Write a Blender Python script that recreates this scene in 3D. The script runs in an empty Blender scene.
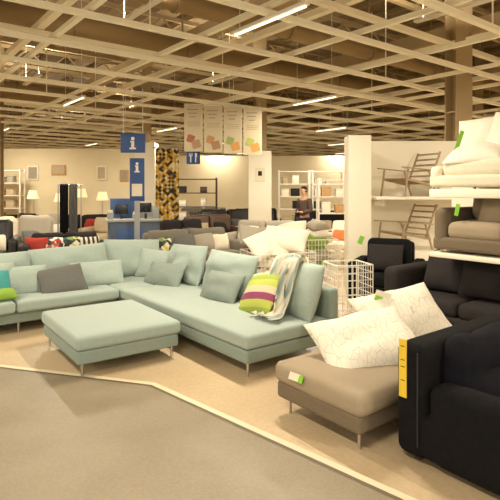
import bpy, bmesh, math, random
from mathutils import Vector, Matrix, noise
random.seed(7)
sc=bpy.context.scene
COL=sc.collection
D2R=math.pi/180
ANG=38*D2R
U=Vector((math.cos(ANG),math.sin(ANG),0)); V=Vector((-math.sin(ANG),math.cos(ANG),0))

# ---------------------------------------------------------------- materials
def lin(c):
    c=c/255.0
    return c/12.92 if c<=0.04045 else ((c+0.055)/1.055)**2.4
def rgb(r,g,b): return (lin(r),lin(g),lin(b),1)
MC={}
def mat(name,col,rough=.8,metal=0,noise=0.0,nscale=8,bump=0.0,bscale=200,sheen=0,spec=None,emit=0):
    if name in MC: return MC[name]
    m=bpy.data.materials.new(name); m.use_nodes=True
    nt=m.node_tree; b=nt.nodes['Principled BSDF']
    c=rgb(*col)
    b.inputs['Base Color'].default_value=c
    b.inputs['Roughness'].default_value=rough
    b.inputs['Metallic'].default_value=metal
    if sheen: b.inputs['Sheen Weight'].default_value=sheen
    if spec is not None: b.inputs['Specular IOR Level'].default_value=spec
    if emit:
        b.inputs['Emission Color'].default_value=c; b.inputs['Emission Strength'].default_value=emit
    tc=nt.nodes.new('ShaderNodeTexCoord')
    if noise:
        n=nt.nodes.new('ShaderNodeTexNoise'); n.inputs['Scale'].default_value=nscale; n.inputs['Detail'].default_value=6
        nt.links.new(tc.outputs['Object'],n.inputs['Vector'])
        r=nt.nodes.new('ShaderNodeValToRGB')
        r.color_ramp.elements[0].position=.3; r.color_ramp.elements[1].position=.7
        r.color_ramp.elements[0].color=tuple(x*(1-noise) for x in c[:3])+(1,)
        r.color_ramp.elements[1].color=tuple(min(1,x*(1+noise)) for x in c[:3])+(1,)
        nt.links.new(n.outputs['Fac'],r.inputs['Fac']); nt.links.new(r.outputs['Color'],b.inputs['Base Color'])
    if bump:
        n2=nt.nodes.new('ShaderNodeTexNoise'); n2.inputs['Scale'].default_value=bscale
        nt.links.new(tc.outputs['Object'],n2.inputs['Vector'])
        bp=nt.nodes.new('ShaderNodeBump'); bp.inputs['Strength'].default_value=bump; bp.inputs['Distance'].default_value=.01
        nt.links.new(n2.outputs['Fac'],bp.inputs['Height']); nt.links.new(bp.outputs['Normal'],b.inputs['Normal'])
    MC[name]=m; return m
def stripes(name,cols,axis=0,scale=1.0,offset=.5):
    m=bpy.data.materials.new(name); m.use_nodes=True; nt=m.node_tree; b=nt.nodes['Principled BSDF']
    b.inputs['Roughness'].default_value=.9
    tc=nt.nodes.new('ShaderNodeTexCoord'); sp=nt.nodes.new('ShaderNodeSeparateXYZ')
    nt.links.new(tc.outputs['Object'],sp.inputs[0])
    ma=nt.nodes.new('ShaderNodeMath'); ma.operation='MULTIPLY_ADD'; ma.inputs[1].default_value=scale; ma.inputs[2].default_value=offset
    nt.links.new(sp.outputs[axis],ma.inputs[0])
    fr=nt.nodes.new('ShaderNodeMath'); fr.operation='FRACT'; nt.links.new(ma.outputs[0],fr.inputs[0])
    r=nt.nodes.new('ShaderNodeValToRGB'); r.color_ramp.interpolation='CONSTANT'
    e=r.color_ramp.elements
    while len(e)<len(cols): e.new(.5)
    for i,c in enumerate(cols):
        e[i].position=i/len(cols)
    for i,c in enumerate(cols): e[i].color=rgb(*c)
    nt.links.new(fr.outputs[0],r.inputs['Fac']); nt.links.new(r.outputs['Color'],b.inputs['Base Color'])
    return m
def voro(name,cols,scale=8,edge=False,width=.03,stretch=(1,1,1),rnd=1.0,rot=(0,0,0)):
    m=bpy.data.materials.new(name); m.use_nodes=True; nt=m.node_tree; b=nt.nodes['Principled BSDF']
    b.inputs['Roughness'].default_value=.9
    tc=nt.nodes.new('ShaderNodeTexCoord'); mp0=nt.nodes.new('ShaderNodeMapping'); mp0.inputs['Scale'].default_value=stretch
    mp=nt.nodes.new('ShaderNodeMapping'); mp.inputs['Rotation'].default_value=rot; mp.inputs['Location'].default_value=(.01,.03,.02)
    nt.links.new(tc.outputs['Object'],mp0.inputs[0]); nt.links.new(mp0.outputs[0],mp.inputs[0])
    v=nt.nodes.new('ShaderNodeTexVoronoi'); v.inputs['Scale'].default_value=scale; v.inputs['Randomness'].default_value=rnd
    nt.links.new(mp.outputs[0],v.inputs['Vector'])
    r=nt.nodes.new('ShaderNodeValToRGB'); r.color_ramp.interpolation='CONSTANT'; e=r.color_ramp.elements
    if edge:
        v.feature='DISTANCE_TO_EDGE'
        e[0].color=rgb(*cols[0]); e[1].position=width; e[1].color=rgb(*cols[1])
        nt.links.new(v.outputs['Distance'],r.inputs['Fac'])
    else:
        while len(e)<len(cols): e.new(.5)
        for i,c in enumerate(cols): e[i].position=i/len(cols)
        for i,c in enumerate(cols): e[i].color=rgb(*c)
        sp=nt.nodes.new('ShaderNodeSeparateColor'); nt.links.new(v.outputs['Color'],sp.inputs[0])
        nt.links.new(sp.outputs[0],r.inputs['Fac'])
    nt.links.new(r.outputs['Color'],b.inputs['Base Color'])
    return m

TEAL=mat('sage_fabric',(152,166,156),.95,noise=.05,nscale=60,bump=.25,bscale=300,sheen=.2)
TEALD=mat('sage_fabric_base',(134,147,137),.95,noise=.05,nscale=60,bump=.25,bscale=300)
TEALP=mat('sage_pillow',(158,171,161),.95,noise=.05,nscale=40,bump=.25,bscale=200)
TEALG=mat('sage_pillow_grey',(130,141,132),.95,noise=.06,nscale=40,bump=.25,bscale=200)
GREYP=mat('grey_pillow',(98,97,92),.95,noise=.1,nscale=60,bump=.3,bscale=250)
STEEL=mat('brushed_steel',(200,196,186),.3,1)
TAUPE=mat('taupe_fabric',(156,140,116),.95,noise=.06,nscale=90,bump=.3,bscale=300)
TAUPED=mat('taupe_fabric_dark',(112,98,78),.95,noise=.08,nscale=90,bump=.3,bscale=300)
BLACK=mat('black_fabric',(21,20,21),.95,noise=.2,nscale=30,bump=.5,bscale=220,spec=.15)
NAVY=mat('navy_fabric',(22,22,28),.95,noise=.2,nscale=30,bump=.5,bscale=220,spec=.15)
CHAR=mat('charcoal_fabric',(46,42,41),.95,noise=.15,nscale=60,bump=.3,bscale=250,spec=.2)
GREY=mat('grey_fabric',(114,108,94),.95,noise=.08,nscale=60,bump=.2)
LGREY=mat('light_grey_fabric',(158,149,132),.95,noise=.06,nscale=60,bump=.2)
BEIGE=mat('beige_fabric',(182,165,136),.95,noise=.06,nscale=60,bump=.2)
BROWN=mat('brown_leather',(84,60,44),.45,noise=.1,nscale=20)
BLEATH=mat('black_leather',(28,25,24),.35,noise=.1,nscale=20)
WHITEF=mat('white_cotton',(226,219,202),.95,noise=.03,nscale=20,bump=.2,bscale=60)
CREAM=mat('cream_fabric',(222,212,188),.95,noise=.03,nscale=20,bump=.2,bscale=100)
WHITEP=mat('white_paint',(232,224,203),.6)
WHITEM=mat('white_metal',(228,223,210),.45)
WOODD=mat('dark_wood',(66,46,32),.5,noise=.25,nscale=12)
WOODG=mat('grey_wood',(160,138,108),.6,noise=.15,nscale=14)
WOODL=mat('birch_wood',(186,146,96),.55,noise=.12,nscale=14)
GREEN=mat('green_tag',(126,184,44),.6)
YELLOW=mat('yellow_tag',(222,186,48),.6)
BLUE=mat('blue_panel',(40,72,130),.5)
DBLUE=mat('dark_blue_panel',(78,90,108),.5)
RED=mat('red_fabric',(160,50,38),.9)
ORANGE=mat('orange_fabric',(190,106,54),.9)
LIME=mat('lime_fabric',(128,160,56),.9)
PAPER=mat('paper',(222,213,188),.8)
PAPERD=mat('poster_paper',(202,189,158),.85)
INK=mat('black_ink',(35,33,30),.8)
TURQ=mat('turquoise_fabric',(64,144,140),.9)
SHADE=mat('lamp_shade',(250,228,184),.8,emit=.4)
TWIG=voro('twig_cotton',[(196,188,172),(226,219,202)],scale=22,edge=True,width=.020,stretch=(1,.45,1))
YGP=stripes('plum_lime_cushion',[(146,162,66),(172,180,78),(136,60,92),(196,184,150),(172,180,78),(146,162,66),(190,180,150)],1,1.9,.5)
MULTI=voro('geometric_print',[(40,90,76),(196,184,84),(45,44,40),(215,205,178),(120,140,90)],scale=12)
MULTI2=voro('red_white_print',[(166,52,44),(215,205,184),(60,58,64),(186,98,70),(215,205,184)],scale=16)
CURT=voro('mustard_brown_print',[(74,60,40),(206,170,76),(214,198,156),(92,78,52),(222,208,170),(194,158,66),(74,60,40),(206,170,76)],scale=15,stretch=(1,0,1),rnd=0.0,rot=(0,math.pi/4,0))
BW=stripes('black_white_stripe',[(40,39,40),(210,200,178)],0,12,.5)

# ---------------------------------------------------------------- mesh helpers
def to_obj(name,bm,m,parent=None,loc=(0,0,0),rot=(0,0,0),smooth=True,angle=40):
    me=bpy.data.meshes.new(name); bm.to_mesh(me); bm.free()
    o=bpy.data.objects.new(name,me); COL.objects.link(o)
    if m: me.materials.append(m)
    if smooth:
        for p in me.polygons: p.use_smooth=True
        try: me.set_sharp_from_angle(angle=angle*D2R)
        except Exception: pass
    o.location=loc; o.rotation_euler=rot
    if parent: o.parent=parent
    return o
def thing(name,label,cat,loc,rz=0,group=None,rot=None):
    e=bpy.data.objects.new(name,None); COL.objects.link(e); e.empty_display_size=.1
    e.location=loc; e.rotation_euler=rot if rot else (0,0,rz*D2R)
    e['label']=label; e['category']=cat
    if group: e['group']=group
    return e
def tag(o,label,cat,group=None):
    o['label']=label; o['category']=cat
    if group: o['group']=group
    return o
def struct(o): o['kind']='structure'; return o
def addbox(bm,c,s,M=None):
    r=bmesh.ops.create_cube(bm,size=1)
    T=Matrix.Translation(c)
    if M is not None: T=T@M
    T=T@Matrix.Diagonal((s[0],s[1],s[2],1))
    bmesh.ops.transform(bm,matrix=T,verts=r['verts'])
    return r['verts']
def beam(bm,p0,p1,w,h=None):
    p0=Vector(p0);p1=Vector(p1);h=h or w
    d=p1-p0;L=d.length
    q=d.to_track_quat('X','Z').to_matrix().to_4x4()
    addbox(bm,(p0+p1)/2,(L,w,h),q)
def tube(bm,p0,p1,r,r2=None,seg=10):
    p0=Vector(p0);p1=Vector(p1);d=p1-p0
    res=bmesh.ops.create_cone(bm,cap_ends=True,segments=seg,radius1=r,radius2=r2 if r2 is not None else r,depth=d.length)
    q=d.to_track_quat('Z','Y').to_matrix().to_4x4()
    bmesh.ops.transform(bm,matrix=Matrix.Translation((p0+p1)/2)@q,verts=res['verts'])
def box(name,s,m,parent=None,loc=(0,0,0),rot=(0,0,0),bev=.01):
    bm=bmesh.new(); addbox(bm,(0,0,0),s)
    if bev>0: bmesh.ops.bevel(bm,geom=bm.edges[:],offset=min(bev,min(s)*.45),segments=2,profile=.5,affect='EDGES')
    return to_obj(name,bm,m,parent,loc,rot)
def soft(name,s,r,m,parent=None,loc=(0,0,0),rot=(0,0,0),puff=.0,wr=.0):
    """upholstered block: rounded edges, puffed faces"""
    bm=bmesh.new()
    bmesh.ops.create_cube(bm,size=2)
    bmesh.ops.subdivide_edges(bm,edges=bm.edges[:],cuts=9,use_grid_fill=True)
    hx,hy,hz=s[0]/2,s[1]/2,s[2]/2
    r=min(r,hx,hy,hz)
    seed=random.random()*50
    def remap(t,h):
        k=1-r/h
        a=abs(t)
        steps=[0,.2,.4,.6,.8,1.0]
        v=[0,k*.4,k*.8,k+ (1-k)*.15,k+(1-k)*.6,1.0]
        for i in range(5):
            if a<=steps[i+1]+1e-6:
                f=(a-steps[i])/(.2); return math.copysign(v[i]+(v[i+1]-v[i])*f,t)*h
        return t*h
    for v in bm.verts:
        n=v.co.copy()
        p=Vector((remap(n.x,hx),remap(n.y,hy),remap(n.z,hz)))
        inner=Vector((max(-hx+r,min(hx-r,p.x)),max(-hy+r,min(hy-r,p.y)),max(-hz+r,min(hz-r,p.z))))
        d=p-inner
        if d.length>1e-9: d=d.normalized()*r
        q=inner+d
        fx=max(1-(q.x/hx)**2,0); fy=max(1-(q.y/hy)**2,0)
        q.z+=math.copysign(puff*fx**.5*fy**.5,q.z) if abs(q.z)>hz*.3 else 0
        if wr: q+=Vector((0,0,1))*wr*noise.noise(Vector((q.x*6+seed,q.y*6,q.z*6)))+Vector((0,1,0))*wr*noise.noise(Vector((q.x*7,q.y*5+seed,q.z*7)))
        v.co=q
    return to_obj(name,bm,m,parent,loc,rot,angle=80)
def cushion_bm(w,h,t,n=14,wr=.012,pinch=.05,rc=.03):
    seed=random.random()*100
    bm=bmesh.new()
    def f(s,tt,sgn):
        cr=1-rc*(s*s*tt*tt)**1.5
        x=w/2*s*(1-pinch*(1-tt*tt)*abs(s))*cr; y=h/2*tt*(1-pinch*(1-s*s)*abs(tt))*cr
        k=max(0,(1-abs(s)**2.6)*(1-abs(tt)**2.6))**.6
        z=sgn*t/2*k
        z+=wr*noise.noise(Vector((x*6+seed,y*6,sgn*.3)))*(.3+k)
        z+=wr*.45*noise.noise(Vector((x*15+seed,y*15,sgn*.3)))*k
        if k==0: z=wr*noise.noise(Vector((x*6+seed,y*6,0)))*.3
        return (x,y,z)
    for sgn in (1,-1):
        g=[[bm.verts.new(f(math.sin((-1+2*i/n)*math.pi/2),math.sin((-1+2*j/n)*math.pi/2),sgn)) for j in range(n+1)] for i in range(n+1)]
        for i in range(n):
            for j in range(n):
                q=[g[i][j],g[i+1][j],g[i+1][j+1],g[i][j+1]]
                if sgn<0:q.reverse()
                bm.faces.new(q)
    bmesh.ops.remove_doubles(bm,verts=bm.verts,dist=.0005)
    return bm
def cushion(label,w,h,t,m,loc,rz=0,lean=65,roll=0,wr=.012,group=None,name='cushion',cat='cushion',pinch=.05,rc=.03):
    """lean: 90=upright facing local -Y, 0=flat"""
    bm=cushion_bm(w,h,t,wr=wr,n=20 if w>.58 else 14,pinch=pinch,rc=rc)
    o=to_obj(name,bm,m,None,loc,angle=180)
    R=Matrix.Rotation(rz*D2R,4,'Z')@Matrix.Rotation(lean*D2R,4,'X')@Matrix.Rotation(roll*D2R,4,'Z')
    o.rotation_euler=R.to_euler()
    return tag(o,label,cat,group)
def legs(parent,pts,h,m=STEEL,r=.012,splay=0):
    for (x,y) in pts:
        bm=bmesh.new(); tube(bm,(x,y,h),(x+splay*(1 if x>0 else -1),y+splay*(1 if y>0 else -1),0),r,r*.8)
        to_obj('leg',bm,m,parent)

# ---------------------------------------------------------------- shell
def two_noise(name,c0,c1,s1,s2,rough):
    m=bpy.data.materials.new(name); m.use_nodes=True; nt=m.node_tree; b=nt.nodes['Principled BSDF']
    tc=nt.nodes.new('ShaderNodeTexCoord')
    n=nt.nodes.new('ShaderNodeTexNoise'); n.inputs['Scale'].default_value=s1; n.inputs['Detail'].default_value=4
    n2=nt.nodes.new('ShaderNodeTexNoise'); n2.inputs['Scale'].default_value=s2; n2.inputs['Detail'].default_value=5
    nt.links.new(tc.outputs['Object'],n.inputs[0]); nt.links.new(tc.outputs['Object'],n2.inputs[0])
    mx=nt.nodes.new('ShaderNodeMath'); mx.operation='ADD'; nt.links.new(n.outputs['Fac'],mx.inputs[0]); nt.links.new(n2.outputs['Fac'],mx.inputs[1])
    h=nt.nodes.new('ShaderNodeMath'); h.operation='MULTIPLY'; h.inputs[1].default_value=.5; nt.links.new(mx.outputs[0],h.inputs[0])
    r=nt.nodes.new('ShaderNodeValToRGB'); r.color_ramp.elements[0].position=.35; r.color_ramp.elements[1].position=.65
    r.color_ramp.elements[0].color=rgb(*c0); r.color_ramp.elements[1].color=rgb(*c1)
    nt.links.new(h.outputs[0],r.inputs[0]); nt.links.new(r.outputs[0],b.inputs['Base Color'])
    b.inputs['Roughness'].default_value=rough
    return m
struct(box('floor',(34,37,.2),two_noise('shop_floor',(182,160,126),(198,176,142),30,1.6,.38),loc=(0,14,-.1),bev=0))
bm=bmesh.new()
edge=[(-9,6.35),(-2.25,4.48),(-.82,4.07),(.748,2.58),(4.6,-1.2)]
pts=[Vector((x,y,.004)) for x,y in edge]+[Vector((4.6,-3.9,.004)),Vector((-9,-3.9,.004))]
bm.faces.new([bm.verts.new(p) for p in reversed(pts)])
bm.normal_update()
if list(bm.faces)[0].normal.z<0: bmesh.ops.reverse_faces(bm,faces=bm.faces)
struct(to_obj('trim_1',bm,two_noise('aisle_floor',(124,113,92),(144,132,109),60,2.2,.5),smooth=False))
def strip(name,off,w,z,m):
    bm=bmesh.new()
    P=[Vector((x,y,0)) for x,y in edge]
    L=[];R=[]
    for i,p in enumerate(P):
        d=(P[min(i+1,len(P)-1)]-P[max(i-1,0)]).normalized(); nrm=Vector((-d.y,d.x,0))
        if nrm.y<0:nrm=-nrm
        L.append(p+nrm*off);R.append(p+nrm*(off+w))
    for i in range(len(P)-1):
        bm.faces.new([bm.verts.new((q.x,q.y,z)) for q in (L[i],L[i+1],R[i+1],R[i])])
    bm.normal_update()
    for f in bm.faces:
        if f.normal.z<0: f.normal_flip()
    return struct(to_obj(name,bm,m,smooth=False))
strip('trim_2',0,.025,.006,mat('edge_dark',(104,92,70),.6))
strip('trim_3',.025,.05,.007,mat('edge_light',(214,199,168),.5))

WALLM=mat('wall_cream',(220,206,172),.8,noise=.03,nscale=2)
DECK=mat('deck_brown',(122,102,68),.8,noise=.15,nscale=1.5)
JOIST=mat('joist_brown',(172,150,110),.7)
LAT=mat('lattice_cream',(242,233,206),.55)
struct(box('ceiling',(34,37,.2),DECK,loc=(0,14,6.1),bev=0))
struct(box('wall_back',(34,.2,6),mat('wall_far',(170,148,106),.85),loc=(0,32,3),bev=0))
struct(box('wall_left',(.2,37,6),WALLM,loc=(-16,14,3),bev=0))
struct(box('wall_right',(.2,37,6),WALLM,loc=(16,14,3),bev=0))
struct(box('wall_partition',(9.5,.15,3.05),WALLM,loc=(-7.9,17.6,1.525),bev=0))
struct(box('wall_partition_center',(19,.15,3.0),WALLM,loc=(6.5,20.5,1.5),bev=0))
struct(box('wall_partition_side',(.12,5,3.05),mat('wall_tan',(190,168,122),.8),loc=(-9.0,15,1.525),bev=0))

def clip(P,d,x0=-15.5,x1=15.5,y0=-3,y1=31.5):
    t0,t1=-1e9,1e9
    for p,dd,a,b in ((P.x,d.x,x0,x1),(P.y,d.y,y0,y1)):
        ta,tb=(a-p)/dd,(b-p)/dd
        if ta>tb: ta,tb=tb,ta
        t0=max(t0,ta);t1=min(t1,tb)
    return (t0,t1) if t1-t0>1 else None
ti=[10]
def line_family(d,n,sp,off,z,w,h,m,hang=True,webs=0):
    for i in range(-45,46):
        P=n*(i*sp+off)
        c=clip(P,d)
        if not c: continue
        bm=bmesh.new(); a=P+d*c[0]; b=P+d*c[1]
        a.z=b.z=z
        beam(bm,a,b,w,h)
        if hang and i%2==0:
            t=c[0]+1
            while t<c[1]:
                q=P+d*t; beam(bm,(q.x,q.y,z),(q.x,q.y,6.0),.015); t+=4.5
        if webs:
            a2=a.copy();b2=b.copy();a2.z=b2.z=z+webs
            beam(bm,a2,b2,w,h)
            t=c[0];k=0
            while t+webs*1.1<c[1]:
                q0=P+d*t;q1=P+d*(t+webs*1.1)
                q0.z=z+(webs if k%2 else 0);q1.z=z+(0 if k%2 else webs)
                beam(bm,q0,q1,w*.4); t+=webs*1.1;k+=1
        ti[0]+=1
        struct(to_obj('trim_%d'%ti[0],bm,m,smooth=False))
line_family(U,V,1.25,.40,3.52,.075,.06,LAT)
line_family(V,U,1.50,.5,3.60,.065,.06,LAT,hang=False)
line_family(V,U,3.1,2.3,4.25,.12,.10,LAT,hang=False)
line_family(U,V,3.75,1.0,4.15,.10,.08,LAT,hang=False)
line_family(U,V,2.4,.9,5.15,.09,.09,JOIST,hang=False,webs=.50)
line_family(V,U,4.2,1.6,4.95,.18,.32,JOIST,hang=False)
line_family(V,U,.9,.2,5.9,.06,.14,mat('deck_rib',(146,124,86),.8),hang=False)
for k,(off,r) in enumerate(((7.0,.16),(9.5,.28),(16.5,.3))):
    P=V*off; c=clip(P,U); bm=bmesh.new()
    a=P+U*c[0];b=P+U*c[1]; a.z=b.z=4.60
    tube(bm,a,b,r,seg=20)
    t=c[0]+1
    while t<c[1]:
        q=P+U*t; tube(bm,(q.x,q.y,4.6+r*.9),(q.x,q.y,6),.02,seg=6)
        q.z=4.6; tube(bm,q-U*.03,q+U*.03,r+.03,seg=20); t+=2.4
    struct(to_obj('trim_%d'%(5+k),bm,mat('duct_brown',(150,126,86),.5,.2)))

COLM=mat('column_taupe',(160,138,100),.7)
def column(n,x,y,w,wrap=None,wm=WHITEP,ww=.6):
    bm=bmesh.new()
    for dy in (-w/2,w/2): addbox(bm,(0,dy,3),(w,.03,6))
    addbox(bm,(0,0,3),(.04,w,6))
    for zz in (1.2,3,4.8): addbox(bm,(0,0,zz),(w*.9,w*.9,.03))
    struct(to_obj('trim_%d'%n,bm,COLM,loc=(x,y,0),rot=(0,0,ANG*.3),smooth=False))
    if wrap:
        struct(box('trim_%d'%(n+50),(ww,ww,wrap),wm,loc=(x,y,wrap/2),rot=(0,0,0),bev=.01))
column(401,.26,13.3,.30,2.62)
column(402,-3.1,15,.28,3.0)
column(403,3.75,9.0,.32)
column(404,-7.1,14,.3)
column(405,.0,26,.3)
column(406,7.0,15.5,.3)

LAMPM=mat('tube_white',(255,240,210),.5,emit=2)
k=0
def area(parent,loc,rx,en,sx,sy):
    ld=bpy.data.lights.new('strip_lamp','AREA'); ld.shape='RECTANGLE'; ld.size=sx; ld.size_y=sy; ld.energy=en; ld.color=(1,.89,.71)
    lo=bpy.data.objects.new('lamp_glow',ld); COL.objects.link(lo); lo.parent=parent; lo.location=loc; lo.rotation_euler=(rx,0,0)
for i in range(-3,9):
    for j in range(-2,12):
        P=U*(i*3.9-.5+.12)+V*(j*3.15+1.05)
        if not(-11<P.x<11 and -1.5<P.y<27): continue
        far=P.y>13
        if (i+j)%2:
            if k%2: 
                e=thing('added_uplight','added linear uplight above the ceiling grid to brighten the deck','ceiling light',(P.x,P.y,4.45),ANG/D2R+90,group='added uplights above the ceiling grid')  # added fill light: upward lamp put in to brighten the ceiling deck
                box('housing',(1.5,.12,.05),WHITEM,e,bev=.008)
                bm=bmesh.new()
                for s in (-.6,.6): tube(bm,(s,0,.02),(s,0,1.55),.006,seg=6)
                to_obj('hanger',bm,WHITEM,e)
                area(e,(0,0,.035),math.pi,90,1.4,.10)
            k+=1
            continue
        e=thing('strip_light','white fluorescent strip light under the ceiling grid','ceiling light',(P.x,P.y,3.45),ANG/D2R+90,group='strip lights on the ceiling grid')
        box('housing',(1.25,.08,.04),WHITEM,e,(0,0,.02),bev=.008)
        bm=bmesh.new()
        for s in (-.5,.5): tube(bm,(s,0,.03),(s,0,2.55),.005,seg=6)
        to_obj('hanger',bm,WHITEM,e)
        bm=bmesh.new(); tube(bm,(-.6,0,-.014),(.6,0,-.014),.012)
        to_obj('lamp_tube',bm,LAMPM,e)
        area(e,(0,0,-.03),0,100 if far else 150,1.2,.035)
        k+=1
w=bpy.data.worlds.new('World'); sc.world=w; w.use_nodes=True
w.node_tree.nodes['Background'].inputs[0].default_value=(1,.91,.75,1); w.node_tree.nodes['Background'].inputs[1].default_value=1.35

# ---------------------------------------------------------------- corner sofa
S0=Vector((-.03,4.2,0))
sofa=thing('corner_sofa','sage green upholstered corner sofa on slim steel legs','sofa',S0,38)
def sl(a,b,z=0):
    p=S0+U*a+V*b; return (p.x,p.y,z)
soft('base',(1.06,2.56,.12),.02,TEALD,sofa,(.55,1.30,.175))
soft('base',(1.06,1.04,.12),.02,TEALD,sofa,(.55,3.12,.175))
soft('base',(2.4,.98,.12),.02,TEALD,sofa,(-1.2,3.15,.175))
soft('seat_cushion',(1.00,2.58,.125),.035,TEAL,sofa,(.50,1.29,.305),puff=.008)
soft('seat_cushion',(1.00,.95,.125),.035,TEAL,sofa,(.50,3.065,.305),puff=.008)
soft('seat_cushion',(1.19,.97,.125),.035,TEAL,sofa,(-.60,3.06,.305),puff=.008)
soft('seat_cushion',(1.19,.97,.125),.035,TEAL,sofa,(-1.80,3.06,.305),puff=.008)
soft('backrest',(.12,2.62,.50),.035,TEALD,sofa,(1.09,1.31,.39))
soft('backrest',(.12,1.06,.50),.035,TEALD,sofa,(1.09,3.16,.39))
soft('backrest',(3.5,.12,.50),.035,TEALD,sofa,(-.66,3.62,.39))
legs(sofa,[(.06,.06),(1.06,.06),(.06,1.4),(.06,2.5),(1.06,1.4),(-1.15,2.72),(-2.3,2.72),(1.06,3.6),(-1.1,3.6),(-2.3,3.6),(0,3.6)],.13,r=.012)
G='back cushions on the corner sofa'
L1='large sage green back cushion on the corner sofa'
cushion(L1,.98,.54,.28,TEAL,sl(.90,1.52,.60),-52,72,group=G,wr=.04)
cushion(L1,.96,.54,.28,TEAL,sl(.92,2.56,.60),-54,72,roll=3,group=G,wr=.04)
cushion(L1,.86,.56,.28,TEAL,sl(.55,3.40,.62),34,74,roll=-3,group=G,wr=.04)
cushion(L1,1.06,.54,.28,TEAL,sl(-.34,3.38,.60),38,72,roll=2,group=G,wr=.04)
cushion(L1,1.06,.52,.28,TEAL,sl(-1.34,3.38,.58),38,72,group=G,wr=.04)
cushion('large sage green cushion propped at the open end of the sofa',.68,.58,.26,TEALP,sl(.90,.32,.61),-62,72,wr=.02)
cushion('small sage green pillow leaning on the sofa seat',.60,.38,.20,TEALG,sl(.66,1.32,.50),-45,58,wr=.02)
cushion('small grey-green pillow leaning in the sofa corner',.64,.36,.20,TEALG,sl(.60,2.55,.48),-35,58,wr=.02)
cushion('sage pillow tucked into the sofa corner',.54,.44,.18,TEALP,sl(.74,3.08,.55),-10,66,roll=-6,wr=.02)
cushion('pale sage pillow in front of the back cushion',.70,.36,.22,TEALP,sl(-.10,3.08,.50),30,60,wr=.02)
cushion('dark grey textured cushion lying on the sofa seat',.56,.40,.16,GREYP,sl(-.60,2.93,.49),30,50,roll=8)
cushion('pale sage pillow in front of the back cushion',.62,.40,.2,TEALP,sl(-1.02,3.1,.50),34,60)
cushion('pale sage pillow in front of the back cushion',.60,.44,.2,TEALP,sl(-1.35,3.1,.53),48,66)
cushion('plain turquoise cushion on the sofa seat',.46,.38,.16,TURQ,sl(-1.42,2.86,.53),38,50)
cushion('small plain lime green cushion on the sofa seat',.34,.20,.12,LIME,sl(-1.33,2.74,.44),38,20)
cushion('lime plum and tan striped cushion leaning on the sofa',.56,.50,.18,YGP,sl(.66,.62,.55),-62,54,roll=14)
bm=bmesh.new()
prof=[(1.04,.74),(1.0,.88),(.92,.93),(.83,.90),(.75,.78),(.69,.64),(.64,.52),(.58,.43),(.50,.41),(.42,.405)]
rows=[]
for i,(a,z) in enumerate(prof):
    row=[]
    for j in range(21):
        bb=.46-.16*(i/9)+(.28+.12*i/9)*(j/20-.5)+.02*math.sin(j*1.1+i)
        zz=z+.026*math.sin(j*1.25+i*.3)*(1 if i<7 else .5)+(.03*noise.noise(Vector((i*.6,j*.5,0))))
        if i>6: zz=max(zz,.405)
        row.append(bm.verts.new((a+.03*math.sin(j*1.25)+.03*noise.noise(Vector((j*.4,i*.5,3))),bb,zz)))
    rows.append(row)
for i in range(len(rows)-1):
    for j in range(20): bm.faces.new((rows[i][j],rows[i+1][j],rows[i+1][j+1],rows[i][j+1]))
bmesh.ops.solidify(bm,geom=bm.faces[:],thickness=.02)
STRY=stripes('pastel_throw_y',[(228,222,206),(176,194,186),(228,222,206),(228,222,206),(170,190,182),(228,222,206),(214,204,174)],1,6.0,.1)
t=to_obj('throw_blanket',bm,STRY,None,S0,(0,0,ANG),angle=180)
tag(t,'white and pale teal striped throw blanket bunched on the sofa','throw blanket')

# ---------------------------------------------------------------- sage ottoman
ot=thing('ottoman','sage green square ottoman on slim steel legs','ottoman',(-1.45,4.19,0),36)
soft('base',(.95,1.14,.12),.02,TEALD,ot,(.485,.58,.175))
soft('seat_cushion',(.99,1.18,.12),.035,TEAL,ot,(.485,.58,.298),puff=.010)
legs(ot,[(.06,.06),(.91,.06),(.06,1.10),(.91,1.10)],.13,r=.012)

# ---------------------------------------------------------------- taupe bench
B0=Vector((.19,3.60,0))
be=thing('bench','low taupe upholstered bench with steel legs','bench',B0,38)
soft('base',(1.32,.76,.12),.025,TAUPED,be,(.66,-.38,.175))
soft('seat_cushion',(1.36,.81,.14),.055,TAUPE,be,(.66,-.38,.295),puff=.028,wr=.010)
legs(be,[(.07,-.07),(1.24,-.07),(.07,-.70),(1.24,-.70)],.13,r=.013)
def bl(a,b,z): p=B0+U*a+V*b; return (p.x,p.y,z)
cushion('large white pillow with fine twig print on the bench',.80,.58,.24,TWIG,bl(.58,-.36,.475),4,32,roll=14,wr=.03,pinch=.07,rc=0)
cushion('white twig-print pillow leaning behind another pillow',.76,.52,.24,TWIG,bl(1.16,-.24,.56),8,44,roll=12,wr=.03,pinch=.07,rc=0)

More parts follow.
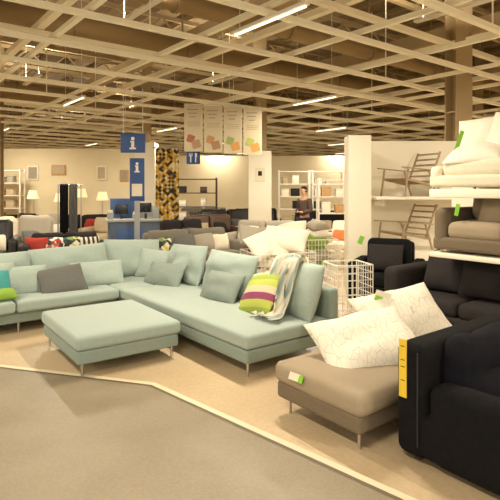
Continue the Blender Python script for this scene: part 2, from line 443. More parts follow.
# ---------------------------------------------------------------- generic upholstered seating
def seating(name,label,cat,loc,rz,W,D,m,seat=.42,back=.8,arm=.6,aw=.16,n=2,legh=.12,legm=STEEL,backc=True,group=None,r=.05,cm=None,puff=.015,wr=.01):
    e=thing(name,label,cat,loc,rz,group)
    cm=cm or m
    soft('frame',(W,D,seat-.12-legh),.03,m,e,(0,0,legh+(seat-.12-legh)/2))
    iw=W-2*aw
    for i in range(n):
        soft('seat_cushion',(iw/n-.005,D-.16,.16),.06,cm,e,(-iw/2+iw/n*(i+.5),-.06,seat-.05),puff=puff)
    soft('backrest',(W-2*aw+.02,.18,back-legh),r,m,e,(0,D/2-.09,legh+(back-legh)/2))
    for s in (-1,1):
        soft('armrest',(aw,D,arm-legh),min(r,aw*.45),m,e,(s*(W/2-aw/2),0,legh+(arm-legh)/2))
    if backc:
        for i in range(n):
            soft('back_cushion',(iw/n-.01,.18,back-seat+.02),.08,cm,e,(-iw/2+iw/n*(i+.5),D/2-.25,seat+.04+(back-seat)/2),(-.18,0,0),wr=wr)
    legs(e,[(s*(W/2-.07),q*(D/2-.07)) for s in (-1,1) for q in (-1,1)],legh+.02,legm,.02)
    return e
def at(off,a,b,rz):
    c,s=math.cos(rz*D2R),math.sin(rz*D2R)
    return (off[0]+a*c-b*s,off[1]+a*s+b*c)

p=Vector((.85,2.99,0))+U*.62-V*.46
ac=thing('armchair','black upholstered tub armchair with loose seat cushion','armchair',p,38)
soft('frame',(1.18,.90,.26),.05,BLACK,ac,(0,0,.18))
soft('seat_cushion',(.86,.76,.22),.10,NAVY,ac,(0,-.12,.38),puff=.04,wr=.02)
soft('backrest',(1.20,.20,.66),.06,BLACK,ac,(0,.36,.37))
soft('back_cushion',(.84,.20,.34),.09,NAVY,ac,(0,.19,.56),(-.1,0,0),wr=.03)
soft('armrest',(.20,.68,.47),.08,BLACK,ac,(-.50,-.09,.265),wr=.012)
soft('armrest',(.20,.68,.47),.08,BLACK,ac,(.50,-.09,.265),wr=.012)
SE=mat('seam_thread',(40,38,40),.9)
for xx in (-.602,.602):
    bm=bmesh.new(); tube(bm,(xx,.30,.12),(xx,.30,.66),.005,seg=6); to_obj('seam',bm,SE,ac)
bm=bmesh.new(); tube(bm,(-.52,-.432,.30),(.52,-.432,.30),.006,seg=6); to_obj('seam',bm,SE,ac)
legs(ac,[(-.5,-.36),(.5,-.36),(-.5,.36),(.5,.36)],.06,WOODD,.025)
q=thing('price_tag','long yellow price tag hanging on the black armchair','price tag',(p.x,p.y,0),38)
box('tag_card',(.004,.052,.34),YELLOW,q,(-.606,.395,.55),bev=0)
for i,zz in enumerate((.68,.60,.56,.48)): box('print_line',(.001,.028,.005),INK,q,(-.6085,.395,zz),bev=0)

seating('sofa','dark charcoal two-seat sofa below the display shelves','sofa',(2.39,5.24,0),-52,1.75,.92,CHAR,seat=.44,back=.86,arm=.74,aw=.2,legm=WOODD,r=.07,wr=.02)
G='dark cushions on the charcoal sofa'
P0=Vector((2.39,5.24,0))
for a,b,w_ in ((-.35,-.02,.5),(.1,-.08,.48),(.45,-.05,.48)):
    x,y=at(P0,a,b,-52)
    cushion('dark charcoal cushion on the sofa seat',w_,.40,.18,CHAR,(x,y,.68),-48,66,group=G)

R0=(2.50,5.02)
rk=thing('display_rack','white display rack with two deep shelves for chairs','display rack',R0+(0,),-52)
box('back_panel',(1.7,.08,1.75),WHITEP,rk,(-.0,.62,.875))
box('shelf',(1.35,.96,.05),WHITEP,rk,(.12,.12,.93))
box('shelf',(1.35,.96,.09),WHITEP,rk,(.12,.12,1.565))
for s in (-.52,.76):
    box('bracket',(.04,.06,1.55),WHITEM,rk,(s,.56,.775))
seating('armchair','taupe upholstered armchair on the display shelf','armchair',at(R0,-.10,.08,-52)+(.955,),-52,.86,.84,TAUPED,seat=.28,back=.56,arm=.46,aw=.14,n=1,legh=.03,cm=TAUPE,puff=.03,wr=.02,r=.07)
x,y=at(R0,.10,-.02,-52)
cushion('large taupe cushion leaning in the shelf armchair',.56,.44,.2,TAUPE,(x,y,1.40),-48,62,wr=.02)
seating('armchair','cream upholstered armchair on the top display shelf','armchair',at(R0,-.10,.08,-52)+(1.61,),-52,.92,.88,CREAM,seat=.26,back=.50,arm=.24,aw=.13,n=1,legh=.02,puff=.06,wr=.04,r=.07)
G='plump white cushions in the cream armchair'
x,y=at(R0,-.20,.14,-52)
cushion('upright white cushion leaning in the cream armchair',.60,.56,.24,WHITEF,(x,y,2.12),-44,70,4,wr=.025,group=G,pinch=.05,rc=0)
x,y=at(R0,.18,.04,-52)
cushion('upright white cushion leaning in the cream armchair',.64,.58,.24,WHITEF,(x,y,2.12),-50,66,-6,wr=.025,group=G,pinch=.05,rc=0)
x,y=at(R0,-.14,-.16,-52)
cushion('slumped white cushion on the cream armchair seat',.60,.40,.22,WHITEF,(x,y,1.95),-50,22,4,wr=.03,group=G,pinch=.04,rc=.04)
q=thing('price_tag','green price tag standing on the cream armchair','price tag',(2.15,5.16,1.94),10)
box('tag_card',(.045,.004,.28),GREEN,q,(0,0,.14),(0,0.35,0),bev=0)
q=thing('price_tag','green price tag clipped to the shelf armchair','price tag',(2.08,5.02,1.34),-40)
box('tag_card',(.04,.004,.12),GREEN,q,(0,0,.06),(0,.2,0),bev=0)
q=thing('price_tag','green and white price tag on the taupe bench','price tag',bl(-.035,-.27,.33),38)
box('tag_card',(.05,.10,.004),PAPER,q,(0,.04,.0),(0,-1.1,.1),bev=0); box('tag_card',(.05,.035,.006),GREEN,q,(-.002,-.02,0),(0,-1.1,.1),bev=0)
q=thing('price_tag','green and white price tag standing behind the twig pillow','price tag',(1.00,4.10,.36),0)
box('tag_card',(.055,.006,.36),GREEN,q,(0,0,.20),(0,.35,0),bev=0); box('tag_card',(.13,.005,.09),PAPER,q,(.09,.01,.36),(0,.3,0),bev=0)

# ---------------------------------------------------------------- white partition with chair shelves
struct(box('trim_4',(.36,.36,2.46),WHITEP,loc=(1.72,8.0,1.23),bev=.01))
struct(box('wall_chair_display',(5.6,.12,2.46),WHITEP,loc=(4.75,8.85,1.23),rot=(0,0,0),bev=0))
sh=thing('wall_shelf','white wall shelf holding a display chair','shelf',(3.2,8.36,1.47))
box('board',(2.4,.84,.05),WHITEP,sh); box('bracket',(.04,.6,.12),WHITEM,sh,(-1.0,.1,-.08)); box('bracket',(.04,.6,.12),WHITEM,sh,(1.0,.1,-.08))
sh=thing('display_plinth','low white plinth under a display chair','plinth',(3.2,8.36,0))
box('body',(2.4,.84,.62),WHITEP,sh,(0,0,.31))
def wood_chair(label,loc,rz,m,sc_=1.0):
    e=thing('wooden_armchair',label,'armchair',loc,rz); e.scale=(sc_,)*3
    for s in (-1,1):
        bm=bmesh.new(); beam(bm,(s*.33,-.36,0),(s*.33,-.28,.50),.028); to_obj('leg',bm,m,e)
        bm=bmesh.new(); beam(bm,(s*.33,.38,0),(s*.33,.20,.50),.028); to_obj('leg',bm,m,e)
        bm=bmesh.new(); beam(bm,(s*.34,-.42,.53),(s*.34,.36,.48),.055,.02); to_obj('armrest',bm,m,e)
        bm=bmesh.new(); beam(bm,(s*.32,-.32,.32),(s*.32,.34,.20),.025,.035); to_obj('side_rail',bm,m,e)
    bm=bmesh.new()
    for i in range(8):
        y=-.30+.08*i; addbox(bm,(0,y,.335-.18*(y+.30)),(.62,.045,.016))
    to_obj('seat',bm,m,e)
    bm=bmesh.new()
    for s in (-1,1): beam(bm,(s*.29,.24,.20),(s*.29,.52,.84),.028,.03)
    for i in range(6):
        t=.12+i*.165; addbox(bm,(0,.24+.28*t,.20+.64*t),(.60,.014,.032),Matrix.Rotation(-.42,4,'X'))
    to_obj('backrest',bm,m,e)
    return e
wood_chair('pale grey-brown slatted wooden armchair on the wall shelf',(2.62,8.30,1.495),-66,WOODG,.88)
wood_chair('pale grey-brown slatted wooden armchair on the low plinth',(2.56,8.30,.62),-66,WOODG,.88)
cushion('cream seat pad leaning beside the wooden armchair',.44,.44,.12,CREAM,(3.28,8.45,1.71),0,78,wr=.01)

# ---------------------------------------------------------------- wire bins
def wire_bin(label,loc,rz,w,d,h,group=None):
    e=thing('wire_bin',label,'wire basket',loc,rz,group)
    bm=bmesh.new(); r=.0035
    n=int(w/.06); m_=int(d/.06); zs=[h*.12+i*(h*.88)/7 for i in range(8)]
    for i in range(n+1):
        x=-w/2+w*i/n
        for y in (-d/2,d/2): beam(bm,(x,y,zs[0]),(x,y,h),2*r)
    for i in range(1,m_):
        y=-d/2+d*i/m_
        for x in (-w/2,w/2): beam(bm,(x,y,zs[0]),(x,y,h),2*r)
    for z in zs[:-1]:
        for y in (-d/2,d/2): beam(bm,(-w/2,y,z),(w/2,y,z),2*r)
        for x in (-w/2,w/2): beam(bm,(x,-d/2,z),(x,d/2,z),2*r)
    for i in range(n+1):
        x=-w/2+w*i/n; beam(bm,(x,-d/2,zs[0]),(x,d/2,zs[0]),2*r)
    to_obj('basket',bm,WHITEM,e,smooth=False)
    bm=bmesh.new()
    for y in (-d/2,d/2): beam(bm,(-w/2,y,h),(w/2,y,h),.014)
    for x in (-w/2,w/2): beam(bm,(x,-d/2,h),(x,d/2,h),.014)
    to_obj('rim',bm,WHITEM,e,smooth=False)
    for sx in (-1,1):
        for sy in (-1,1):
            bm=bmesh.new(); tube(bm,(sx*w/2,sy*d/2,0),(sx*w/2,sy*d/2,h),.008); to_obj('leg',bm,WHITEM,e)
    return e
G='white wire bins'
wire_bin('empty white wire bin between sofa and armchair',(1.20,6.15,0),15,.46,.42,.70,G)
wire_bin('white wire bin filled with white pillows',(.42,7.75,0),20,.95,.75,.66,G)
wire_bin('white wire bin with pillows beside the column',(1.22,9.1,0),10,.6,.55,.72,G)
wire_bin('white wire bin near the dark sofa',(-4.9,8.4,0),30,.6,.5,.75,G)
wire_bin('white wire bin with coloured cushions among the sofas',(-2.95,12.0,0),20,.7,.6,.8,G)
G='pillows piled in the wire bins'
def pile(cx,cy,rx,ry,z0,z1,n,mats,label,sz=.55):
    for i in range(n):
        t=i/max(1,n-1)
        k=1-t*.7
        cushion(label,sz*random.uniform(.85,1.1),sz*random.uniform(.65,.85),.2,random.choice(mats),
          (cx+random.uniform(-rx,rx)*k,cy+random.uniform(-ry,ry)*k,z0+(z1-z0)*t),random.uniform(-60,60),random.uniform(5,40),random.uniform(-30,30),wr=.02,group=G,pinch=.04,rc=.04)
pile(.42,7.75,.15,.1,.22,.66,7,[WHITEF,CREAM],'white cotton pillow piled in the wire bin',.5)
cushion('white cotton pillow leaning on the full wire bin',.66,.44,.22,WHITEF,(.26,7.65,.78),20,52,20,wr=.03,group=G,pinch=.05,rc=.03)
cushion('large white cotton pillow on top of the full wire bin',.72,.44,.24,WHITEF,(.54,7.75,.85),-10,44,-10,wr=.03,group=G,pinch=.05,rc=.03)
cushion('light grey pillow on top of the piled pillows',.50,.36,.2,LGREY,(.05,7.95,.86),30,60,-14,wr=.02,group=G,pinch=.04,rc=.04)
cushion('cream pillow on top of the piled pillows',.50,.36,.2,CREAM,(.66,7.95,.94),-30,50,14,wr=.02,group=G,pinch=.04,rc=.04)
pile(1.22,9.1,.08,.06,.3,.95,6,[WHITEF,LGREY,LIME],'pillow piled in the second wire bin',.45)
pile(-2.95,12.0,.1,.08,.2,.95,8,[WHITEF,RED,LIME,ORANGE,GREYP],'coloured cushion piled in a wire bin',.45)

seating('armchair','black high-armed armchair near the white column','armchair',(1.92,7.0,0),-25,.95,.85,BLACK,seat=.42,back=.86,arm=.62,n=1,legm=WOODD)
x,y=at((1.92,7.0),-.02,-.05,-25)
cushion('black cushion resting in the black armchair',.5,.4,.16,CHAR,(x,y,.66),-25,64)
q=thing('price_tag','green price tag on the black armchair back','price tag',(1.62,7.3,.82),0); box('tag_card',(.07,.005,.12),GREEN,q,(0,0,.05),(0,.4,0),bev=0)

# ---------------------------------------------------------------- background seating
def withc(e_loc,rz,lst,D,seat,group=None):
    for (a,m,w_,label) in lst:
        x,y=at(e_loc,a,D/2-.36,rz)
        cushion(label+' on a showroom sofa',w_,w_*.8,.16,m,(x,y,e_loc[2]+seat+w_*.36),rz+random.uniform(-15,15),66,random.uniform(-8,8),group=group)
BG='sofas across the showroom'
placed=[]
def bgsofa(label,x,y,rz,W,m,cs=[],back=.82,cat='sofa',n=2,arm=.62,D=.88,legm=WOODD,aw=.16,r=.06):
    nm='sofa' if cat=='sofa' else 'armchair'
    seating(nm,label,cat,(x,y,0),rz,W,D,m,seat=.42,back=back,arm=arm,n=n,legm=legm,group=BG,aw=aw,r=r,wr=.02)
    withc((x,y,0),rz,cs,D,.42); placed.append((x,y,W/2))
gc='plain grey cushion'
bgsofa('grey sofa with grey cushions behind the corner sofa',-1.05,9.3,38,2.0,GREY,[(-.6,MULTI,.45,'green and yellow geometric print cushion'),(-.15,GREYP,.5,gc),(.3,LGREY,.5,'light grey cushion'),(.65,CREAM,.45,'plain cream cushion')])
bgsofa('charcoal sofa with red and printed cushions',-3.45,9.3,20,1.5,CHAR,[(-.5,RED,.42,'bright red cushion'),(-.2,MULTI2,.42,'red and white patterned cushion'),(.15,MULTI,.42,'green and yellow geometric print cushion'),(.45,BW,.40,'black and white striped cushion')],back=.75)
bgsofa('light grey armchair with rounded high back',-4.65,10.7,10,1.0,LGREY,[(0,GREYP,.45,gc)],back=1.0,cat='armchair',n=1,r=.09)
bgsofa('beige sofa by the lamp display',-6.6,12.6,15,1.9,BEIGE,[(-.4,WHITEF,.45,'plain white cushion'),(.4,ORANGE,.45,'plain orange cushion')])
bgsofa('brown leather sofa with loose cushions',-1.0,13.2,30,1.6,BROWN,[(-.3,BEIGE,.45,'plain beige cushion'),(.3,CHAR,.45,'plain charcoal cushion')],back=.9)
bgsofa('black leather sofa with high back',-.6,14.9,25,2.1,BLEATH,[(.3,GREYP,.45,gc)],back=.98)
bgsofa('light grey sofa with white cushions',.30,11.4,-20,1.7,LGREY,[(-.4,WHITEF,.5,'plain white cushion'),(.3,WHITEF,.5,'plain white cushion'),(0,LGREY,.45,'light grey cushion')],back=.85)
bgsofa('dark brown sofa seen past the pillow bins',1.9,14.6,-30,1.8,CHAR,[(-.3,WHITEF,.45,'plain white cushion')],back=.95)
bgsofa('black leather armchair with padded back',-2.6,15.0,10,1.0,BLEATH,[],back=1.0,cat='armchair',n=1)
bgsofa('charcoal sofa with printed cushions',-1.45,11.3,38,1.4,CHAR,[(-.3,MULTI2,.42,'red and white patterned cushion'),(.2,GREYP,.45,gc)],back=.88)
bgsofa('charcoal armchair on dark legs',.55,9.6,-40,.9,CHAR,[(0,LGREY,.45,'light grey cushion')],cat='armchair',n=1,back=.85)
bgsofa('white slipcovered sofa with loose cushions',2.35,11.0,-30,1.6,CREAM,[(-.4,ORANGE,.4,'plain orange cushion'),(.1,WHITEF,.45,'plain white cushion')],back=.85)
bgsofa('dark sofa beside the far partition',-5.0,14.8,10,2.0,CHAR,[(.3,RED,.45,'plain red cushion')])
bgsofa('beige armchair with plain cushion',-3.9,13.2,-10,.95,BEIGE,[],cat='armchair',n=1)
bgsofa('black sofa by the shelving',.2,17.4,0,1.8,BLEATH,[],back=.9)
bgsofa('grey sofa by the shelving',-1.7,18.6,10,2.0,GREY,[(0,WHITEF,.45,'plain white cushion')],back=.9)
placed+=[(-2.45,10.5,.6),(-4.15,11.5,.3),(-2.95,12.0,.35),(-2.15,13,.4),(1.32,12.3,.5),(.26,13.3,.5),(-3.1,15,.3),(1.22,9.1,.4),(-4.9,8.4,.4),(-1.75,16.4,.8),(1.45,16.5,.6),(2.55,16.5,.6),(3.7,16.8,.6),(2.05,12.9,.5),(-7.1,14,.3),(-7.2,16.6,.3),(-6.3,16.6,.3),(-5.6,16.6,.3),(-4.9,16.6,.3),(1.92,7.0,.7),(.42,7.75,.6),(-2.2,9.9,.3),(-8.1,16.6,.6),(1.76,8,.4),(-1.38,7.7,.8),(-2.4,7,1.0),(1.5,10.2,.4)]
pal=[(TAUPED,'taupe'),(GREY,'warm grey'),(LGREY,'light grey'),(BROWN,'brown leather'),(BEIGE,'beige'),(CHAR,'charcoal'),(BLEATH,'black leather'),(CREAM,'cream')]
cpl=[(RED,'red'),(WHITEF,'white'),(ORANGE,'orange'),(GREYP,'grey'),(CREAM,'cream'),(MULTI,'green printed'),(TURQ,'turquoise'),(LIME,'lime green')]
cnt=0
for tr_ in range(3000):
    y=random.uniform(9.3,18.8); x=random.uniform(-.52*y,.17*y)
    W=random.choice([.85,.95,1.4,1.6])
    if x-W/2<-8.3 or (y>15.8 and x<-3): continue
    if all((x-a)**2+(y-b)**2>(W/2+c+.16)**2 for a,b,c in placed):
        m,nm=random.choice(pal); c1,n1=random.choice(cpl); c2,n2=random.choice(cpl)
        cs=[(random.uniform(-.1,.0)-(.25 if W>1 else 0),c1,.45,'plain %s cushion'%n1)]
        if W>1: cs.append((.3,c2,.42,'plain %s cushion'%n2))
        bgsofa('%s %s with a %s cushion'%(nm,'sofa' if W>1 else 'armchair',n1),x,y,random.choice([38,20,-30,10,-60]),W,m,cs,back=random.uniform(.72,1.0),cat='sofa' if W>1 else 'armchair',n=2 if W>1 else 1,aw=random.choice([.1,.16,.22]),arm=random.choice([.55,.62,.7]),r=random.choice([.04,.07,.09]))
        cnt+=1
    if cnt>=26: break
print('extra',cnt)

tr=thing('throw_rack','steel stand hung with black throws','throw rack',(-4.15,11.5,0),15)
bm=bmesh.new(); tube(bm,(-.25,0,1.72),(.25,0,1.72),.015)
for s in (-.25,.25): tube(bm,(s,0,.02),(s,0,1.72),.015); beam(bm,(s,-.22,.015),(s,.22,.015),.03)
to_obj('frame',bm,STEEL,tr)
for k_,xx in enumerate((-.12,.08)):
    bm=bmesh.new(); n=14
    for side in (-1,1):
        g=[]
        for i in range(n+1):
            g.append([bm.verts.new((xx-.09+.18*i/n,side*(.02+.02*z_)+.012*math.sin(i*1.8+side),1.74-1.15*z_)) for z_ in (0,.3,.6,1)])
        for i in range(n):
            for j in range(3): bm.faces.new((g[i][j],g[i+1][j],g[i+1][j+1],g[i][j+1]))
    bmesh.ops.solidify(bm,geom=bm.faces[:],thickness=.01)
    to_obj('hanging_throw',bm,BLACK if k_==0 else GREYP,tr)

MB=mat('mid_blue',(60,88,134),.5); GM=mat('grey_metal',(150,152,150),.4); GL=mat('grey_laminate',(160,160,154),.4)
ct=thing('information_counter','grey-blue information counter with screens','counter',(-2.45,10.5,0),20)
box('body',(1.0,.6,.95),DBLUE,ct,(0,0,.475)); box('counter_top',(1.1,.7,.05),GL,ct,(0,0,.975))
box('front_panel',(.55,.01,.5),MB,ct,(-.1,-.306,.6)); box('upper_panel',(.5,.08,.42),MB,ct,(-.2,.25,1.21)); box('upper_panel',(.3,.06,.26),GL,ct,(.3,.25,1.13))
SCR=mat('screen_dark',(26,30,40),.25)
for s in (-.25,.25):
    box('monitor',(.28,.04,.20),SCR,ct,(s,-.05,1.20+.03*(s>0)),(0,0,s*2),bev=.008); box('monitor_stand',(.05,.05,.12),SCR,ct,(s,-.05,1.05))
for a_,b_,h_,c_ in ((-.48,-.15,.14,PAPER),(.02,-.2,.10,WHITEP),(.46,-.1,.2,GL)):
    x,y=at((-2.45,10.5),a_,b_,20)
    lf=thing('leaflet_holder','small leaflet holder on the information counter','leaflet holder',(x,y,1.0),20,'leaflet holders on the counter')
    box('holder',(.12,.08,h_),GM,lf,(0,0,h_/2),bev=.004); box('leaflet',(.10,.03,h_+.05),c_,lf,(0,.0,h_/2+.03),bev=0)
WI=mat('sign_white',(232,228,214),.5)
def letter_i(parent,x,y,z,s):
    bm=bmesh.new()
    addbox(bm,(0,0,-s*.12),(s*.24,.006,s*.60)); addbox(bm,(-s*.09,0,s*.12),(s*.20,.006,s*.12)); addbox(bm,(0,0,-s*.42),(s*.50,.006,s*.13))
    bmesh.ops.create_cone(bm,segments=16,radius1=s*.14,radius2=s*.14,depth=.006,cap_ends=True,matrix=Matrix.Translation((0,0,s*.36))@Matrix.Rotation(math.pi/2,4,'X'))
    to_obj('letter_i',bm,WI,parent,(x,y,z),smooth=False)
tw=thing('information_pillar','slim blue information panel with white letter i','sign pillar',(-2.2,9.75,0),8)
box('panel',(.28,.06,.84),BLUE,tw,(0,0,1.80)); box('foot',(.10,.06,1.4),GM,tw,(0,0,.70)); box('base_plate',(.36,.26,.03),GM,tw,(0,0,.015))
letter_i(tw,0,-.035,2.04,.20)
box('poster_panel',(.20,.004,.24),PAPER,tw,(0,-.033,1.60),bev=0)
def hung_sign(label,x,y,z,w_,h,txt,rz=0):
    e=thing('hanging_sign',label,'sign',(x,y,z),rz)
    box('panel',(w_,.03,h),BLUE,e,bev=.005)
    bm=bmesh.new()
    for s in (-1,1): tube(bm,(s*w_*.4,0,h/2),(s*w_*.4,0,3.5-z),.006,seg=6)
    to_obj('hanger',bm,WHITEM,e)
    if txt: letter_i(e,0,-.02,0,h*.66)
    return e
hung_sign('blue hanging sign with white letter i',-2.20,9.4,2.48,.46,.36,'i')
e=hung_sign('small blue hanging sign with white cutlery symbol',-1.27,11.2,2.32,.30,.28,None)
bm=bmesh.new(); addbox(bm,(-.055,-.02,-.02),(.026,.006,.16)); addbox(bm,(.055,-.02,-.02),(.026,.006,.16))
for s in (-.03,0,.03): addbox(bm,(-.055+s,-.02,.075),(.014,.006,.06))
addbox(bm,(.062,-.02,.06),(.045,.006,.09)); addbox(bm,(-.055,-.02,.045),(.074,.006,.02))
to_obj('cutlery_symbol',bm,WI,e,smooth=False)

G='printed posters hung from the ceiling grid'
SI=mat('soft_ink',(158,144,116),.8)
pics=['red and tan cushion prints','orange and tan cushion prints','green and orange cushion prints','lime and orange cushion prints']
pc=[[(170,104,88),(176,140,112)],[(188,140,96),(170,130,100)],[(148,160,98),(204,150,84)],[(168,176,92),(206,146,78)]]
for i,d in enumerate(pics):
    x=(193.5+19.7*i-250)*11/500
    e=thing('hanging_poster','dull cream hanging poster with '+d,'poster',(x,11,2.97-.025*i),0,G)
    box('sheet',(.41,.01,1.04),PAPERD,e,bev=0)
    for k_ in range(3): box('print_line',(.24-.05*k_,.003,.022),SI,e,(-.02,-.008,.40-k_*.08),bev=0)
    for k_ in range(3): box('print_line',(.28,.003,.008),SI,e,(0,-.008,.12-k_*.04),bev=0)
    for k_,(ox,oz,ww,rr) in enumerate(((-.06,-.24,.17,.3),(.06,-.36,.19,-.25))):
        m_=mat('poster_ink_%d_%d'%(i,k_),pc[i][k_],.85)
        bm=bmesh.new(); n_=24; vs=[]
        for q_ in range(n_):
            th=2*math.pi*q_/n_; c_,s_=math.cos(th),math.sin(th)
            rr_=1/(abs(c_)**4+abs(s_)**4)**.25*(1+.06*math.cos(4*th+math.pi))
            vs.append(bm.verts.new((ww/2*rr_*c_,0,ww/2*rr_*s_)))
        bm.faces.new(vs)
        to_obj('printed_picture',bm,m_,e,(ox,-.008-.001*k_,oz),(0,rr,0),smooth=False)
    bm=bmesh.new(); tube(bm,(-.2,0,.52),(.2,0,.52),.01); tube(bm,(-.15,0,.52),(-.15,0,.55+.025*i),.003,seg=5); tube(bm,(.15,0,.52),(.15,0,.55+.025*i),.003,seg=5)
    to_obj('hanger',bm,WHITEM,e)

cu=thing('curtain','mustard brown and cream geometric patterned hanging curtain','curtain',(-2.15,13,0),5)
bm=bmesh.new(); n=36; g=[]
for i in range(n+1):
    x=-.3+.6*i/n; g.append([bm.verts.new((x,.03*math.sin(i*1.05),z)) for z in (2.68,1.9,1.2,.5)])
for i in range(n):
    for j in range(3): bm.faces.new((g[i][j],g[i][j+1],g[i+1][j+1],g[i+1][j]))
bmesh.ops.solidify(bm,geom=bm.faces[:],thickness=.006)
to_obj('fabric',bm,CURT,cu)
bm=bmesh.new(); tube(bm,(-.38,0,2.7),(.38,0,2.7),.015); tube(bm,(-.34,0,2.7),(-.34,0,3.5),.006); tube(bm,(.34,0,2.7),(.34,0,3.5),.006); to_obj('rod',bm,STEEL,cu)

def shelf_unit(label,x,y,w_,h,n,m,rz=0,fill=True,cols=[]):
    e=thing('shelf_unit',label,'shelving',(x,y,0),rz)
    for s in (-1,1):
        for d in (-.17,.17): box('upright',(.04,.04,h),m,e,(s*w_/2,d,h/2),bev=0)
    zs=[.15+i*(h-.2)/(n-1) for i in range(n)]
    for z in zs: box('shelf_board',(w_,.4,.03),m,e,(0,0,z),bev=0)
    if fill:
        for z in zs[:-1]:
            xx=-w_/2+.2
            while xx<w_/2-.18:
                if random.random()<.85:
                    bw=random.uniform(.16,.28); bh=random.uniform(.12,.26)
                    px,py=at((x,y),xx,0,rz)
                    b=thing('storage_box','small lidded storage box on the shelf unit','box',(px,py,z+.016),rz,'storage boxes on the shelf units')
                    c=random.choice(cols or [WHITEP,LGREY,WOODL,BEIGE,CHAR])
                    box('body',(bw,.28,bh),c,b,(0,0,bh/2)); box('lid',(bw+.015,.295,.03),c,b,(0,0,bh+.012))
                xx+=.34
for i,(x,y,m) in enumerate(((1.45,16.5,WHITEM),(2.55,16.5,WHITEM),(3.7,16.8,WOODD))):
    shelf_unit('open shelf unit with boxes against the far wall',x,y,1.0,2.25,6,m)
shelf_unit('dark open display shelf near the far wall',-1.75,16.4,1.3,2.0,5,WOODD,cols=[CHAR,WHITEP,WOODD])
shelf_unit('white open shelf unit filled with boxes',2.15,12.9,.8,1.9,5,WHITEM)
shelf_unit('white tall shelf unit by the tan partition',-8.1,16.8,.9,2.3,6,WHITEM)

def lamp(x,y,h):
    e=thing('floor_lamp','floor lamp with glowing cream drum shade','floor lamp',(x,y,0),0,'lamps by the far partition')
    bm=bmesh.new(); tube(bm,(0,0,0),(0,0,.03),.14,seg=20); to_obj('base',bm,STEEL,e)
    bm=bmesh.new(); tube(bm,(0,0,.03),(0,0,h-.1),.012); to_obj('pole',bm,STEEL,e)
    bm=bmesh.new(); bmesh.ops.create_cone(bm,cap_ends=False,segments=24,radius1=.2,radius2=.13,depth=.28); bmesh.ops.solidify(bm,geom=bm.faces[:],thickness=.004)
    to_obj('shade',bm,SHADE,e,(0,0,h))
for x,h in ((-7.2,1.45),(-6.3,1.35),(-5.6,1.5),(-4.9,1.4)): lamp(x,16.6,h)
G='framed pictures on the far partition'
for i,(x,z,w_,h_) in enumerate(((-7.6,2.2,.4,.5),(-6.7,2.3,.5,.35),(-5.2,2.2,.35,.5),(-4.4,2.1,.3,.4))):
    e=thing('framed_picture','framed picture hung on the cream partition','picture',(x,17.5,z),0,G)
    box('frame',(w_,.03,h_),WOODL if i%2 else WHITEP,e,bev=.004); box('print',(w_-.1,.01,h_-.1),[LGREY,BEIGE,BEIGE,LGREY][i],e,(0,-.018,0),bev=0)
e=thing('notice','white notice sheet on the column','notice',(.26,12.99,2.0)); box('sheet',(.26,.004,.36),PAPER,e,bev=0); box('printed_picture',(.10,.002,.12),CHAR,e,(0,-.004,.03),bev=0)

def table(x,y,rz,w_,d,h,m,label):
    e=thing('coffee_table',label,'table',(x,y,0),rz)
    box('top',(w_,d,.04),m,e,(0,0,h))
    for s in (-1,1):
        for q_ in (-1,1): box('leg',(.05,.05,h-.02),m,e,(s*(w_/2-.05),q_*(d/2-.05),(h-.02)/2),bev=.004)
table(1.5,10.2,0,.7,.45,.5,WHITEP,'white rectangular coffee table')

# ---------------------------------------------------------------- person
def skin(name,verts,edges,m,parent,root=0,sub=2):
    me=bpy.data.meshes.new(name); me.from_pydata([v[:3] for v in verts],edges,[])
    o=bpy.data.objects.new(name,me); COL.objects.link(o)
    o.modifiers.new('s','SKIN')
    for i,v in enumerate(verts):
        r=v[3]; me.skin_vertices[0].data[i].radius=(r if not isinstance(r,tuple) else r[0], r if not isinstance(r,tuple) else r[1])
    me.skin_vertices[0].data[root].use_root=True
    s=o.modifiers.new('ss','SUBSURF'); s.levels=sub; s.render_levels=sub
    me.materials.append(m); o.parent=parent
    for md in o.modifiers:
        if md.type=='SKIN': md.use_smooth_shade=True
    return o
SKINM=mat('skin',(196,150,118),.6); HAIR=mat('hair_dark',(50,34,24),.7); JACK=mat('jacket_brown',(84,66,56),.9); TROU=mat('trousers_dark',(44,44,54),.9)
pe=thing('person','person in a dark jacket looking down at a held item','person',(1.36,12.5,0),-50)
pe.scale=(.96,.96,.96)
pv=[(0,0,.95,(.13,.10)),(0,0,1.12,(.12,.09)),(0,0,1.30,(.15,.10)),(0,0,1.42,(.10,.07)),(0,-.01,1.50,.05),(0,-.03,1.57,.07),(0,-.035,1.66,(.075,.09)),(0,-.03,1.71,.06),
 (.17,0,1.40,.055),(.22,.02,1.14,.042),(.13,-.22,1.10,.032),(.09,-.29,1.11,.025),
 (-.17,0,1.40,.055),(-.22,.02,1.14,.042),(-.13,-.22,1.10,.032),(-.09,-.29,1.11,.025),
 (.09,0,.88,.09),(.10,-.01,.50,.062),(.10,.02,.09,.04),(.10,-.14,.04,.035),
 (-.09,0,.88,.09),(-.10,-.01,.50,.062),(-.10,.02,.09,.04),(-.10,-.14,.04,.035)]
pe_e=[(0,1),(1,2),(2,3),(3,4),(4,5),(5,6),(6,7),(3,8),(8,9),(9,10),(10,11),(3,12),(12,13),(13,14),(14,15),(0,16),(16,17),(17,18),(18,19),(0,20),(20,21),(21,22),(22,23)]
skin('body',pv,pe_e,SKINM,pe)
def up(v,k): 
    r=v[3]; return (v[0],v[1],v[2],tuple(x+k for x in r) if isinstance(r,tuple) else r+k)
idx=[0,1,2,3,8,9,10,12,13,14]; mp={j:i for i,j in enumerate(idx)}
skin('jacket',[up(pv[i],.022) for i in idx],[(mp[a],mp[b]) for a,b in pe_e if a in mp and b in mp],JACK,pe)
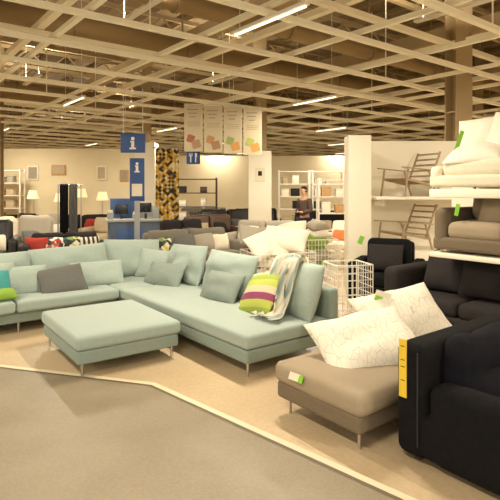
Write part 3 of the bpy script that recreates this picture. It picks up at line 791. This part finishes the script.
idx=[0,16,17,18,20,21,22]; mp={j:i for i,j in enumerate(idx)}
skin('trousers',[up(pv[i],.018) for i in idx],[(mp[a],mp[b]) for a,b in pe_e if a in mp and b in mp],TROU,pe)
bm=bmesh.new(); bmesh.ops.create_uvsphere(bm,u_segments=16,v_segments=10,radius=.105); bmesh.ops.scale(bm,vec=(.9,1.0,1.0),verts=bm.verts)
bmesh.ops.delete(bm,geom=[v for v in bm.verts if v.co.y<-.04 and v.co.z<.05 or v.co.z<-.08],context='VERTS')
to_obj('hair',bm,HAIR,pe,(0,-.015,1.67))
bm=bmesh.new(); bmesh.ops.create_cone(bm,segments=8,radius1=.014,radius2=.004,depth=.03,cap_ends=True,matrix=Matrix.Translation((0,-.125,1.63))@Matrix.Rotation(math.pi/2,4,'X')); to_obj('nose',bm,SKINM,pe)
box('mouth',(.04,.006,.008),mat('lips',(150,80,70),.6),pe,(0,-.105,1.595),bev=0)
for s in (-1,1):
    bm=bmesh.new(); bmesh.ops.create_uvsphere(bm,u_segments=8,v_segments=6,radius=.01); to_obj('eye',bm,INK,pe,(s*.03,-.115,1.66))
    bm=bmesh.new(); bmesh.ops.create_uvsphere(bm,u_segments=8,v_segments=6,radius=.02); bmesh.ops.scale(bm,vec=(.4,.8,1.3),verts=bm.verts); to_obj('ear',bm,SKINM,pe,(s*.078,-.03,1.65))
    for f in range(4):
        bm=bmesh.new(); x=s*(.09-.018*f+.01); tube(bm,(x,-.29,1.11),(x-.01*s,-.345+.004*f,1.10),.009,.007,6); to_obj('finger',bm,SKINM,pe)
    bm=bmesh.new(); tube(bm,(s*.07,-.28,1.12),(s*.04,-.31,1.14),.009,.007,6); to_obj('thumb',bm,SKINM,pe)

# ---------------------------------------------------------------- camera
cd=bpy.data.cameras.new('Camera'); cam=bpy.data.objects.new('Camera',cd); COL.objects.link(cam)
cam.location=(0,0,1.6); cam.rotation_euler=(math.pi/2,0,0)
cd.sensor_width=36; cd.lens=36; cd.shift_y=-.12; cd.clip_end=200
sc.camera=cam
sc.view_settings.view_transform='Standard'
sc.view_settings.exposure=0
